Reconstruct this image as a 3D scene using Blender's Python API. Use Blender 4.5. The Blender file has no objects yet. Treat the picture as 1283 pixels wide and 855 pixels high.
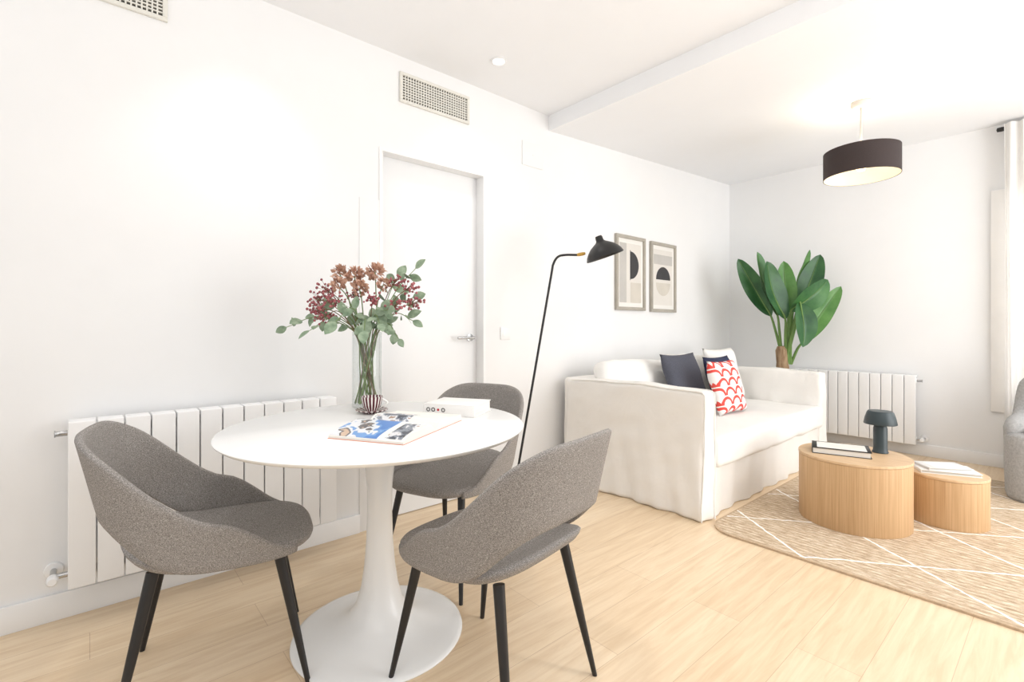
import bpy, bmesh, math, random
from mathutils import Vector, Matrix, noise
random.seed(7)
SC = bpy.context.scene
COL = SC.collection
PI = math.pi
R = math.radians
TH = R(49.07)
RIGHT = Vector((math.cos(TH), math.sin(TH), 0))      # a horizontal direction used to spread branches
FWD = Vector((-math.sin(TH), math.cos(TH), 0))

# ------------------------------------------------------------------ materials
def srgb(r, g, b):
    def f(c):
        c /= 255.0
        return c / 12.92 if c <= 0.04045 else ((c + 0.055) / 1.055) ** 2.4
    return (f(r), f(g), f(b), 1.0)

def mixrgb(nt, fac, a, b, mode='MIX'):
    n = nt.nodes.new('ShaderNodeMix'); n.data_type = 'RGBA'; n.blend_type = mode
    for i, v in ((0, fac), (6, a), (7, b)):
        if isinstance(v, bpy.types.NodeSocket): nt.links.new(v, n.inputs[i])
        else: n.inputs[i].default_value = v
    return n.outputs[2]

def mth(nt, op, a, b=None, c=None):
    n = nt.nodes.new('ShaderNodeMath'); n.operation = op
    for i, v in enumerate((a, b, c)):
        if v is None: continue
        if isinstance(v, bpy.types.NodeSocket): nt.links.new(v, n.inputs[i])
        else: n.inputs[i].default_value = v
    return n.outputs[0]

def base_mat(name, rough=.6, metal=0.):
    m = bpy.data.materials.new(name); m.use_nodes = True
    nt = m.node_tree
    p = nt.nodes['Principled BSDF']
    p.inputs['Roughness'].default_value = rough
    p.inputs['Metallic'].default_value = metal
    return m, nt, p

def coords(nt, scale=(1, 1, 1), rot=(0, 0, 0)):
    tc = nt.nodes.new('ShaderNodeTexCoord'); mp = nt.nodes.new('ShaderNodeMapping')
    mp.inputs['Scale'].default_value = scale; mp.inputs['Rotation'].default_value = rot
    nt.links.new(tc.outputs['Object'], mp.inputs['Vector'])
    return mp.outputs['Vector']

def ntex(nt, vec, scale, detail=4, rough=.6, dist=0.):
    n = nt.nodes.new('ShaderNodeTexNoise')
    n.inputs['Scale'].default_value = scale; n.inputs['Detail'].default_value = detail
    n.inputs['Roughness'].default_value = rough; n.inputs['Distortion'].default_value = dist
    nt.links.new(vec, n.inputs['Vector'])
    return n.outputs['Fac']

def ramp(nt, fac, stops, interp='LINEAR'):
    n = nt.nodes.new('ShaderNodeValToRGB'); cr = n.color_ramp; cr.interpolation = interp
    while len(cr.elements) < len(stops): cr.elements.new(.5)
    for e, (pos, col) in zip(cr.elements, stops): e.position = pos; e.color = col
    nt.links.new(fac, n.inputs['Fac'])
    return n.outputs['Color']

def add_bump(nt, p, h, strength, dist=.002):
    b = nt.nodes.new('ShaderNodeBump'); b.inputs['Strength'].default_value = strength
    b.inputs['Distance'].default_value = dist
    nt.links.new(h, b.inputs['Height']); nt.links.new(b.outputs['Normal'], p.inputs['Normal'])

def mat(name, rgb, rough=.6, var=.05, ns=6, bump=0., bs=80, metal=0., stretch=(1, 1, 1), rgb2=None, bd=.002, spec=None, crease=0.):
    m, nt, p = base_mat(name, rough, metal)
    c = srgb(*rgb)
    if rgb2: a, b = c, srgb(*rgb2)
    else:
        a = tuple(x * (1 - var) for x in c[:3]) + (1,); b = tuple(min(1, x * (1 + var)) for x in c[:3]) + (1,)
    v = coords(nt, stretch)
    f = ntex(nt, v, ns)
    f = ramp(nt, f, [(.3, (0, 0, 0, 1)), (.7, (1, 1, 1, 1))])
    nt.links.new(mixrgb(nt, f, a, b), p.inputs['Base Color'])
    if bump: 
        h = ntex(nt, v, bs, 3)
        if crease:
            k = mth(nt, 'ABSOLUTE', mth(nt, 'SUBTRACT', ntex(nt, coords(nt, (1, 1, .55)), 4.5, 3, .55, 1.2), .5))
            h = mth(nt, 'ADD', mth(nt, 'MULTIPLY', h, .12), mth(nt, 'MULTIPLY', k, crease))
        add_bump(nt, p, h, bump, bd)
    if spec is not None: p.inputs['Specular IOR Level'].default_value = spec
    return m

def emit(name, rgb, s):
    m, nt, p = base_mat(name)
    p.inputs['Base Color'].default_value = srgb(*rgb)
    p.inputs['Emission Color'].default_value = srgb(*rgb); p.inputs['Emission Strength'].default_value = s
    return m

W_WALL = mat('wall_paint', (240, 240, 240), .8, .01, 3, .05, 200)
W_CEIL = mat('ceiling_paint', (243, 244, 246), .85, .008, 3, .03, 150)
W_TRIM = mat('white_lacquer', (242, 242, 242), .4, .01, 3)
W_DOOR = mat('door_lacquer', (241, 242, 243), .45, .01, 3)
RAD = mat('radiator_enamel', (244, 244, 244), .35, .01, 4)
CHROME = mat('brushed_chrome', (190, 190, 190), .25, .03, 20, metal=1.)
BRASS = mat('brass', (196, 158, 84), .3, .05, 20, metal=1.)
BLACK = mat('black_metal', (26, 26, 28), .4, .1, 20)
BLACKWOOD = mat('black_stained_wood', (30, 29, 30), .45, .15, 30, stretch=(1, 1, .1))
GAP = mat('vent_shadow', (90, 88, 84), .9, .05)
VENTW = mat('vent_enamel', (226, 224, 216), .5, .02)
ROSE = mat('pendant_canopy_enamel', (200, 194, 186), .5, .02)
TULIP = mat('tulip_lacquer', (243, 243, 242), .25, .008, 4)
SLIP = mat('sofa_slipcover', (242, 239, 234), .9, .02, 5, .32, 260, bd=.02, crease=1.)
SLIP2 = mat('sofa_cushion_cotton', (244, 242, 238), .9, .02, 5, .28, 260, bd=.02, crease=.8)
DARKP = mat('charcoal_linen', (84, 86, 97), .95, .12, 120, .4, 300)
NAVYP = mat('navy_cotton', (48, 54, 82), .95, .12, 120, .4, 300)
PALEG = mat('armchair_boucle', (178, 177, 176), .95, .18, 90, .9, 160, bd=.006)
CURTAIN, nt, p = base_mat('sheer_curtain', .9)
tr = nt.nodes.new('ShaderNodeBsdfTranslucent'); tr.inputs['Color'].default_value = srgb(248, 246, 242)
mx = nt.nodes.new('ShaderNodeMixShader'); mx.inputs[0].default_value = .25
nt.links.new(p.outputs[0], mx.inputs[1]); nt.links.new(tr.outputs[0], mx.inputs[2])
nt.links.new(mx.outputs[0], nt.nodes['Material Output'].inputs['Surface'])
nt.links.new(mixrgb(nt, ntex(nt, coords(nt), 120), srgb(248, 246, 243), srgb(252, 250, 247)), p.inputs['Base Color'])

# chair tweed
TWEED, nt, p = base_mat('grey_tweed', .95)
v = coords(nt)
f1 = ntex(nt, coords(nt, (1, 1, 1.6)), 360, 2, .62)
f2 = ntex(nt, v, 9, 3)
c = ramp(nt, f1, [(.3, srgb(98, 94, 91)), (.5, srgb(144, 139, 135)), (.7, srgb(192, 187, 182))])
nt.links.new(mixrgb(nt, mth(nt, 'MULTIPLY', f2, .2), c, srgb(130, 126, 122)), p.inputs['Base Color'])
add_bump(nt, p, f1, .5, .002)

# floor
FLOOR, nt, p = base_mat('oak_planks', .36)
v = coords(nt, (1, 1, 1), (0, 0, PI / 2))
bt = nt.nodes.new('ShaderNodeTexBrick')
bt.offset = .37; bt.inputs['Scale'].default_value = 1
bt.inputs['Brick Width'].default_value = 1.35; bt.inputs['Row Height'].default_value = .19
bt.inputs['Mortar Size'].default_value = .0010; bt.inputs['Mortar Smooth'].default_value = .2
bt.inputs['Color1'].default_value = srgb(240, 219, 189); bt.inputs['Color2'].default_value = srgb(231, 207, 174)
bt.inputs['Mortar'].default_value = srgb(206, 178, 146)
nt.links.new(v, bt.inputs['Vector'])
g = ntex(nt, coords(nt, (10, .8, 1)), 3.2, 6, .62, .8)
g = ramp(nt, g, [(.34, srgb(212, 190, 162)), (.62, (1, 1, 1, 1))])
nt.links.new(mixrgb(nt, .38, bt.outputs['Color'], g, 'MULTIPLY'), p.inputs['Base Color'])
add_bump(nt, p, bt.outputs['Fac'], -.15, .001)

# oak veneer for drum tables
def oak(name, a, b):
    m, nt, p = base_mat(name, .5)
    g = ntex(nt, coords(nt, (55, 55, .8)), 3, 5, .6)
    nt.links.new(ramp(nt, g, [(.3, srgb(*a)), (.7, srgb(*b))]), p.inputs['Base Color'])
    return m
OAK_SIDE = oak('oak_veneer', (190, 152, 110), (217, 183, 141))
OAK_TOP = mat('oak_top_veneer', (204, 169, 130), .45, ns=3, stretch=(2, 26, 1), rgb2=(225, 194, 156))

# jute rug
RUG, nt, p = base_mat('jute_rug', .95)
tc = nt.nodes.new('ShaderNodeTexCoord'); sx = nt.nodes.new('ShaderNodeSeparateXYZ')
nt.links.new(tc.outputs['Object'], sx.inputs[0])
X, Y = sx.outputs[0], sx.outputs[1]
wob = ntex(nt, coords(nt), 14, 2)
wob = mth(nt, 'MULTIPLY', mth(nt, 'SUBTRACT', wob, .5), .06)
a_ = mth(nt, 'ADD', mth(nt, 'DIVIDE', X, .76), wob)
b_ = mth(nt, 'DIVIDE', Y, .58)
def lines(s):
    f = mth(nt, 'ABSOLUTE', mth(nt, 'SUBTRACT', mth(nt, 'FRACT', mth(nt, 'ADD', s, 40.2)), .5))
    return mth(nt, 'LESS_THAN', f, .012)
ln = mth(nt, 'MAXIMUM', lines(mth(nt, 'ADD', a_, b_)), lines(mth(nt, 'SUBTRACT', a_, b_)))
br = mth(nt, 'SINE', mth(nt, 'ADD', mth(nt, 'MULTIPLY', Y, 190), mth(nt, 'MULTIPLY', ntex(nt, coords(nt), 9, 2), 4)))
br2 = ntex(nt, coords(nt, (1, 4, 1)), 22, 4, .75)
tone = ramp(nt, br2, [(.3, srgb(152, 127, 100)), (.5, srgb(212, 190, 162)), (.68, srgb(244, 232, 213))])
tone = mixrgb(nt, mth(nt, 'MULTIPLY', mth(nt, 'ADD', br, 1), .20), tone, srgb(158, 133, 105))
nt.links.new(mixrgb(nt, ln, tone, srgb(251, 248, 243)), p.inputs['Base Color'])
add_bump(nt, p, mth(nt, 'ADD', br, mth(nt, 'MULTIPLY', br2, 2)), .5, .003)
RUGEDGE = mat('jute_binding', (194, 170, 142), .95, .15, 60, .5, 120)

# red pattern pillow: staggered rows of arcs
REDP, nt, p = base_mat('red_scallop_print', .9)
tc = nt.nodes.new('ShaderNodeTexCoord'); sx = nt.nodes.new('ShaderNodeSeparateXYZ')
nt.links.new(tc.outputs['Object'], sx.inputs[0])
zz = mth(nt, 'DIVIDE', sx.outputs[2], .068)
row = mth(nt, 'FLOOR', zz)
xo = mth(nt, 'SUBTRACT', mth(nt, 'FRACT', mth(nt, 'ADD', mth(nt, 'ADD', mth(nt, 'DIVIDE', sx.outputs[0], .115), 20), mth(nt, 'MULTIPLY', row, .5))), .5)
zf = mth(nt, 'MULTIPLY', mth(nt, 'FRACT', zz), .068 / .115)
dd = mth(nt, 'SQRT', mth(nt, 'ADD', mth(nt, 'MULTIPLY', xo, xo), mth(nt, 'MULTIPLY', zf, zf)))
f = mth(nt, 'LESS_THAN', mth(nt, 'ABSOLUTE', mth(nt, 'SUBTRACT', dd, .43)), .085)
nt.links.new(mixrgb(nt, f, srgb(248, 244, 240), srgb(230, 82, 72)), p.inputs['Base Color'])
add_bump(nt, p, ntex(nt, coords(nt), 280, 2), .3)

# striped cup
STRIPE, nt, p = base_mat('striped_porcelain', .25)
tc = nt.nodes.new('ShaderNodeTexCoord'); sx = nt.nodes.new('ShaderNodeSeparateXYZ')
nt.links.new(tc.outputs['Object'], sx.inputs[0])
an = mth(nt, 'ARCTAN2', sx.outputs[1], sx.outputs[0])
st = mth(nt, 'GREATER_THAN', mth(nt, 'SINE', mth(nt, 'MULTIPLY', an, 18)), -.25)
nt.links.new(mixrgb(nt, st, srgb(236, 228, 224), srgb(88, 30, 42)), p.inputs['Base Color'])
CERAM = mat('white_porcelain', (240, 238, 234), .25, .01)

# glass
GLASS = bpy.data.materials.new('clear_glass'); GLASS.use_nodes = True
nt = GLASS.node_tree; nt.nodes.remove(nt.nodes['Principled BSDF'])
t = nt.nodes.new('ShaderNodeBsdfTransparent'); t.inputs['Color'].default_value = (.965, .976, .974, 1)
gl = nt.nodes.new('ShaderNodeBsdfGlossy'); gl.inputs['Roughness'].default_value = .03; gl.inputs['Color'].default_value = (.82, .84, .84, 1)
lw = nt.nodes.new('ShaderNodeLayerWeight'); lw.inputs['Blend'].default_value = .5
fc = mth(nt, 'ADD', mth(nt, 'MULTIPLY', mth(nt, 'POWER', lw.outputs['Facing'], 3.), .6), .04)
mx = nt.nodes.new('ShaderNodeMixShader')
nt.links.new(fc, mx.inputs[0]); nt.links.new(t.outputs[0], mx.inputs[1]); nt.links.new(gl.outputs[0], mx.inputs[2])
nt.links.new(mx.outputs[0], nt.nodes['Material Output'].inputs['Surface'])

EUC = mat('eucalyptus_leaf', (108, 132, 104), .6, ns=30, rgb2=(164, 181, 154))
STEMG = mat('green_stem', (118, 140, 84), .6, .2, 30)
STEMB = mat('woody_stem', (128, 106, 80), .7, .2, 30)
BERRY = mat('dark_red_berries', (130, 52, 64), .5, ns=40, rgb2=(186, 112, 114))
DUSTY = mat('dusty_rose_petals', (180, 130, 112), .85, ns=35, rgb2=(224, 190, 166))
LEAF = mat('strelitzia_leaf', (36, 88, 44), .38, ns=6, rgb2=(80, 130, 70))
LEAF2 = mat('strelitzia_dark_leaf', (30, 76, 44), .38, ns=6, rgb2=(62, 110, 60))
LEAF3 = mat('strelitzia_fresh_leaf', (60, 114, 52), .38, ns=6, rgb2=(108, 156, 84))
PETIOLE = mat('green_petiole', (108, 142, 76), .5, .15, 12)
TRUNK = mat('fibrous_trunk', (120, 90, 64), .9, ns=40, rgb2=(182, 156, 124), stretch=(1, 1, .2), bump=.6)
POT = mat('pot_glaze', (222, 218, 210), .6, .03)
SOIL = mat('potting_soil', (60, 46, 36), 1., .3, 60, .8, 90)
SHADE_OUT = mat('dark_brown_fabric_shade', (58, 48, 47), .85, .12, 200, .3, 300)
SHADE_IN = mat('cream_shade_lining', (242, 226, 198), .8, .03)
FRAMEW = mat('taupe_wood_frame', (172, 166, 155), .6, .1, 10, stretch=(8, 1, 1))
PAPER = mat('art_paper', (224, 220, 213), .9, .02)
PAPER2 = mat('art_mat_board', (236, 234, 229), .9, .01)
INK = mat('art_black_ink', (62, 62, 64), .85, .1)
INKG = mat('art_grey_ink', (194, 191, 186), .85, .05)
INKB = mat('art_sand_ink', (208, 202, 191), .85, .05)
PAGES = mat('book_pages', (236, 233, 226), .8, .05, 3, stretch=(1, 1, 200))
PAGESG = mat('book_page_edges', (196, 192, 184), .8, .08, 3, stretch=(1, 1, 200))
COVERW = mat('white_book_cover', (240, 238, 235), .4, .01)
COVERG = mat('pale_grey_book_cover', (222, 221, 219), .4, .04, 12)
COVERB = mat('black_book_cover', (30, 30, 32), .45, .1)
COVERO = mat('orange_magazine_edge', (214, 122, 76), .5, .08)
INKR = mat('red_ornament_ink', (190, 60, 66), .6, .05)
INKS = mat('soft_black_ornament_ink', (84, 80, 80), .6, .05)
MPIC, nt, p = base_mat('magazine_photo_print', .35)
n1 = ntex(nt, coords(nt), 8, 3)
nt.links.new(ramp(nt, n1, [(0, srgb(88, 134, 200)), (.44, srgb(120, 162, 214)), (.49, srgb(226, 228, 232)), (.55, srgb(112, 108, 110)), (.59, srgb(206, 180, 158)), (.66, srgb(236, 232, 226))], 'CONSTANT'), p.inputs['Base Color'])
MPIC2, nt, p = base_mat('magazine_grey_print', .35)
n1 = ntex(nt, coords(nt), 26, 3)
nt.links.new(ramp(nt, n1, [(0, srgb(80, 84, 94)), (.42, srgb(140, 146, 156)), (.5, srgb(222, 222, 224)), (.6, srgb(168, 144, 126))], 'CONSTANT'), p.inputs['Base Color'])
LAMPG = mat('grey_green_lamp_lacquer', (50, 62, 66), .4, .06)
WFRAME = mat('window_frame_white', (244, 242, 239), .5, .02)
DAY = emit('daylight_pane', (250, 252, 255), 1.6)
BULB = emit('warm_bulb', (255, 222, 176), 4.)
LENS = emit('downlight_lens', (255, 250, 242), 8.)

# ------------------------------------------------------------------ mesh helpers
def obj(name, bm, m, parent=None, loc=None, rot=None, ang=40, smooth=True, recalc=True):
    if recalc: bmesh.ops.recalc_face_normals(bm, faces=bm.faces[:])
    me = bpy.data.meshes.new(name); bm.to_mesh(me); bm.free()
    if smooth:
        me.polygons.foreach_set('use_smooth', [True] * len(me.polygons))
        me.set_sharp_from_angle(angle=R(ang))
    for mm in (m if isinstance(m, (list, tuple)) else [m]): me.materials.append(mm)
    o = bpy.data.objects.new(name, me); COL.objects.link(o)
    if parent: o.parent = parent
    if loc is not None: o.location = loc
    if rot is not None: o.rotation_euler = rot
    return o

def tag(o, label, cat, group=None):
    o['label'] = label; o['category'] = cat
    if group: o['group'] = group
    return o

def thing(name, label, cat, loc=(0, 0, 0), rz=0, group=None):
    o = bpy.data.objects.new(name, None); COL.objects.link(o)
    o.empty_display_size = .1
    o.location = loc; o.rotation_euler = (0, 0, rz)
    return tag(o, label, cat, group)

def struct(name, bm, m, parent=None, **k):
    o = obj(name, bm, m, parent, **k); o['kind'] = 'structure'
    return o

def dup(root, loc, rz, label):
    r = root.copy(); COL.objects.link(r); r.location = loc; r.rotation_euler = (0, 0, rz); r['label'] = label
    for ch in list(root.children):
        c = ch.copy(); COL.objects.link(c); c.parent = r
        for g in list(ch.children):
            d = g.copy(); COL.objects.link(d); d.parent = c
    return r

def B(): return bmesh.new()

def box(bm, x0, x1, y0, y1, z0, z1, bev=0., seg=2):
    vs = [bm.verts.new((x, y, z)) for x in (x0, x1) for y in (y0, y1) for z in (z0, z1)]
    fs = [bm.faces.new([vs[i] for i in q]) for q in
          ((0, 1, 3, 2), (4, 6, 7, 5), (0, 4, 5, 1), (2, 3, 7, 6), (0, 2, 6, 4), (1, 5, 7, 3))]
    if bev:
        es = list({e for f in fs for e in f.edges})
        bmesh.ops.bevel(bm, geom=es, offset=bev, segments=seg, profile=.5, affect='EDGES')
    return bm

def lathe(bm, prof, n=32, axis_m=None):
    rings = []
    for r, z in prof:
        if r < 1e-6: rings.append([bm.verts.new((0, 0, z))])
        else: rings.append([bm.verts.new((r * math.cos(2 * PI * i / n), r * math.sin(2 * PI * i / n), z)) for i in range(n)])
    for a, b in zip(rings, rings[1:]):
        for i in range(n):
            j = (i + 1) % n
            if len(a) == 1 and len(b) == 1: continue
            if len(a) == 1: bm.faces.new((a[0], b[i], b[j]))
            elif len(b) == 1: bm.faces.new((a[i], a[j], b[0]))
            else: bm.faces.new((a[i], a[j], b[j], b[i]))
    if axis_m is not None:
        for ring in rings:
            for v in ring: v.co = axis_m @ v.co
    return bm

def tube(bm, pts, rad, seg=8, cap=True):
    pts = [Vector(q) for q in pts]
    if not isinstance(rad, (list, tuple)): rad = [rad] * len(pts)
    rings = []; up = None
    for i, q in enumerate(pts):
        t = (pts[min(i + 1, len(pts) - 1)] - pts[max(i - 1, 0)])
        if t.length < 1e-9: t = Vector((0, 0, 1))
        t.normalize()
        if up is None:
            up = t.orthogonal().normalized()
        else:
            up = (up - t * up.dot(t))
            up = up.normalized() if up.length > 1e-6 else t.orthogonal().normalized()
        s = t.cross(up)
        rings.append([bm.verts.new(q + rad[i] * (math.cos(2 * PI * k / seg) * up + math.sin(2 * PI * k / seg) * s)) for k in range(seg)])
    for a, b in zip(rings, rings[1:]):
        for k in range(seg):
            bm.faces.new((a[k], a[(k + 1) % seg], b[(k + 1) % seg], b[k]))
    if cap:
        bm.faces.new(rings[0][::-1]); bm.faces.new(rings[-1])
    return bm

def smooth_path(pts, n=6):
    pts = [Vector(q) for q in pts]
    P = [pts[0] * 2 - pts[1]] + pts + [pts[-1] * 2 - pts[-2]]
    out = []
    for i in range(1, len(P) - 2):
        a, b, c, d = P[i - 1], P[i], P[i + 1], P[i + 2]
        for k in range(n):
            t = k / n
            out.append(.5 * ((2 * b) + (c - a) * t + (2 * a - 5 * b + 4 * c - d) * t * t + (3 * b - a - 3 * c + d) * t ** 3))
    out.append(pts[-1])
    return out

def ball(bm, c, r, sub=1):
    bmesh.ops.create_icosphere(bm, subdivisions=sub, radius=r, matrix=Matrix.Translation(c))

def soft_box(bm, c, s, r, n=(8, 8, 8), puff=(0, 0, 0), wob=0., wf=5., seed=0):
    h = [x / 2 for x in s]
    def ax(hh, nn):
        inn = [-hh + r + (2 * hh - 2 * r) * i / nn for i in range(nn + 1)]
        return [-hh, -hh + .586 * r] + inn + [hh - .586 * r, hh]
    A = [ax(h[i], n[i]) for i in range(3)]
    L = [len(a) for a in A]
    V = {}
    off = Vector((seed * 3.1, seed * 1.7, seed * .9))
    def vert(i, j, k):
        if (i, j, k) in V: return V[(i, j, k)]
        p = Vector((A[0][i], A[1][j], A[2][k]))
        q = Vector([max(-h[t] + r, min(h[t] - r, p[t])) for t in range(3)])
        d = p - q
        if d.length > 1e-9: p = q + d.normalized() * r
        u = [p[t] / h[t] for t in range(3)]
        g = [max(0, 1 - x * x) for x in u]
        p = Vector((p.x + puff[0] * u[0] * g[1] * g[2], p.y + puff[1] * u[1] * g[0] * g[2], p.z + puff[2] * u[2] * g[0] * g[1]))
        if wob:
            p += noise.noise_vector((p + off) * wf) * wob + noise.noise_vector((p + off) * wf * 2.7) * wob * .4
        V[(i, j, k)] = bm.verts.new(p + Vector(c))
        return V[(i, j, k)]
    for i in range(L[0] - 1):
        for j in range(L[1] - 1):
            for k in (0, L[2] - 1): bm.faces.new((vert(i, j, k), vert(i + 1, j, k), vert(i + 1, j + 1, k), vert(i, j + 1, k)))
    for i in range(L[0] - 1):
        for k in range(L[2] - 1):
            for j in (0, L[1] - 1): bm.faces.new((vert(i, j, k), vert(i + 1, j, k), vert(i + 1, j, k + 1), vert(i, j, k + 1)))
    for j in range(L[1] - 1):
        for k in range(L[2] - 1):
            for i in (0, L[0] - 1): bm.faces.new((vert(i, j, k), vert(i, j + 1, k), vert(i, j + 1, k + 1), vert(i, j, k + 1)))
    return bm

def pillow(bm, w, h, t, n=18, seed=0):
    for sgn in (-1, 1):
        g = []
        for i in range(n + 1):
            row = []
            for j in range(n + 1):
                u = -1 + 2 * i / n; v = -1 + 2 * j / n
                x = w / 2 * u * (1 - .07 * (1 - v * v)); z = h / 2 * v * (1 - .07 * (1 - u * u))
                th = t / 2 * (max(0, (1 - u ** 4) * (1 - v ** 4))) ** .55
                e = Vector((x, sgn * th, z + h / 2))
                if th > 1e-5: e.y += noise.noise(Vector((x * 7 + seed, sgn, z * 7))) * .012
                row.append(bm.verts.new(e))
            g.append(row)
        for i in range(n):
            for j in range(n):
                bm.faces.new((g[i][j], g[i + 1][j], g[i + 1][j + 1], g[i][j + 1]))
    bmesh.ops.remove_doubles(bm, verts=bm.verts[:], dist=1e-5)
    return bm

def interp(tab, x):
    if x <= tab[0][0]: return tab[0][1]
    for (a, va), (b, vb) in zip(tab, tab[1:]):
        if x <= b:
            t = (x - a) / (b - a)
            return va + (vb - va) * t
    return tab[-1][1]

def smooth_tab(tab, x, w):
    return sum(interp(tab, abs(x + w * d)) for d in (-1, -.66, -.33, 0, .33, .66, 1)) / 7

def band(bm, A, Bd, n, th, zl, zu, lean, z0, t0, t1, nt=48, K=6, arc=4):
    """upholstered band that wraps round a plan curve; t=0 is the back (-Y)"""
    rings = []
    for i in range(nt + 1):
        t = t0 + (t1 - t0) * i / nt
        s, c = math.sin(t), math.cos(t)
        px = A * math.copysign(abs(s) ** (2 / n), s); py = -Bd * math.copysign(abs(c) ** (2 / n), c)
        nx, ny = math.copysign(abs(s) ** (2 - 2 / n), s) / A, -math.copysign(abs(c) ** (2 - 2 / n), c) / Bd
        l = math.hypot(nx, ny); nx /= l; ny /= l
        lo, hi = zl(t), zu(t); hw = min(th / 2, max(.002, (hi - lo) / 2))
        pts = []
        for k in range(K + 1): pts.append((hw, lo + hw + (hi - lo - 2 * hw) * k / K))
        for k in range(1, arc): a = PI * k / arc; pts.append((hw * math.cos(a), hi - hw + hw * math.sin(a)))
        for k in range(K + 1): pts.append((-hw, hi - hw - (hi - lo - 2 * hw) * k / K))
        for k in range(1, arc): a = PI + PI * k / arc; pts.append((hw * math.cos(a), lo + hw + hw * math.sin(a)))
        ring = []
        for o_, z in pts:
            sc = 1 + lean(t) * (z - z0)
            ring.append(bm.verts.new((px * sc + nx * o_, py * sc + ny * o_, z)))
        rings.append(ring)
    m = len(rings[0])
    for a, b in zip(rings, rings[1:]):
        for k in range(m): bm.faces.new((a[k], a[(k + 1) % m], b[(k + 1) % m], b[k]))
    bm.faces.new(rings[0][::-1]); bm.faces.new(rings[-1])
    return bm

def squircle(bm, A, Bd, n, prof, N=48, zf=None, yoff=0.):
    rings = []
    for s, z in prof:
        if s < 1e-6:
            rings.append([bm.verts.new((0, yoff, z + (zf(0, 0) if zf else 0)))]); continue
        ring = []
        for i in range(N):
            a = 2 * PI * i / N
            x = A * s * math.copysign(abs(math.cos(a)) ** (2 / n), math.cos(a)); y = Bd * s * math.copysign(abs(math.sin(a)) ** (2 / n), math.sin(a))
            ring.append(bm.verts.new((x, y + yoff, z + (zf(x, y) if zf else 0))))
        rings.append(ring)
    for a, b in zip(rings, rings[1:]):
        for i in range(N):
            j = (i + 1) % N
            if len(a) == 1: bm.faces.new((a[0], b[i], b[j]))
            elif len(b) == 1: bm.faces.new((a[i], a[j], b[0]))
            else: bm.faces.new((a[i], a[j], b[j], b[i]))
    return bm

def leaf(bm, base, tip, width, nrm, bow=.0, fold=.15, ns=12, nt=6, shape=.8, wave=0., blunt=.8):
    base, tip, nrm = Vector(base), Vector(tip), Vector(nrm)
    d = tip - base; L = d.length; dn = d.normalized()
    nrm = (nrm - dn * nrm.dot(dn)).normalized(); lat = dn.cross(nrm)
    g = []
    for i in range(ns + 1):
        s = i / ns
        w = width / 2 * max(.02, math.sin(PI * min(1, s ** shape))) ** blunt
        if i == ns: w = width * .004
        cpt = base + d * s + nrm * (bow * L * math.sin(PI * s))
        row = []
        for j in range(nt + 1):
            q = -1 + 2 * j / nt
            z = fold * abs(q) * w + wave * L * math.sin(s * 14 + q * 2) * abs(q)
            row.append(bm.verts.new(cpt + lat * (q * w) + nrm * z))
        g.append(row)
    for i in range(ns):
        for j in range(nt): bm.faces.new((g[i][j], g[i + 1][j], g[i + 1][j + 1], g[i][j + 1]))
    return bm

# ------------------------------------------------------------------ the room
HC = 2.665; HN = 2.555; HL = 2.705; YB = 5.43; YS = 2.55
def ceil_z(y): return HN + (HL - HN) * (y - YS) / (YB - YS)      # the lower living-room ceiling
DY0, DY1, DZ = 1.215, 1.962, 2.115
WX0, WX1, WZ0, WZ1 = 2.12, 3.42, .44, 2.19
struct('floor', box(B(), -.15, 4.2, -1.6, YB + .15, -.06, 0), FLOOR)
b = B(); box(b, -.15, 4.2, -1.6, YS + .02, HC, HC + .12)
vs = [b.verts.new(q) for q in [(-.15, YS, HN), (4.2, YS, HN), (4.2, YB + .15, ceil_z(YB + .15)), (-.15, YB + .15, ceil_z(YB + .15)), (-.15, YS, 2.95), (4.2, YS, 2.95), (4.2, YB + .15, 2.95), (-.15, YB + .15, 2.95)]]
for q in ((0, 3, 2, 1), (4, 5, 6, 7), (0, 1, 5, 4), (1, 2, 6, 5), (2, 3, 7, 6), (3, 0, 4, 7)): b.faces.new([vs[i] for i in q])
struct('ceiling', b, W_CEIL)
b = B(); box(b, -.15, 0, -1.6, DY0, 0, 2.75); box(b, -.15, 0, DY1, YB + .15, 0, 2.75); box(b, -.15, 0, DY0, DY1, DZ, 2.75)
struct('wall_left', b, W_WALL)
b = B(); box(b, 0, WX0, YB, YB + .15, 0, 2.75); box(b, WX1, 4.2, YB, YB + .15, 0, 2.75)
box(b, WX0, WX1, YB, YB + .15, WZ1, 2.75); box(b, WX0, WX1, YB, YB + .15, 0, WZ0)
struct('wall_back', b, W_WALL)
b = B(); box(b, 0, .014, -1.6, 1.10, 0, .10, .003); box(b, 0, .014, 2.04, YB, 0, .10, .003)
struct('baseboard_left', b, W_TRIM)
struct('baseboard_back', box(B(), .014, 4.2, YB - .014, YB, 0, .10, .003), W_TRIM)

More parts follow.
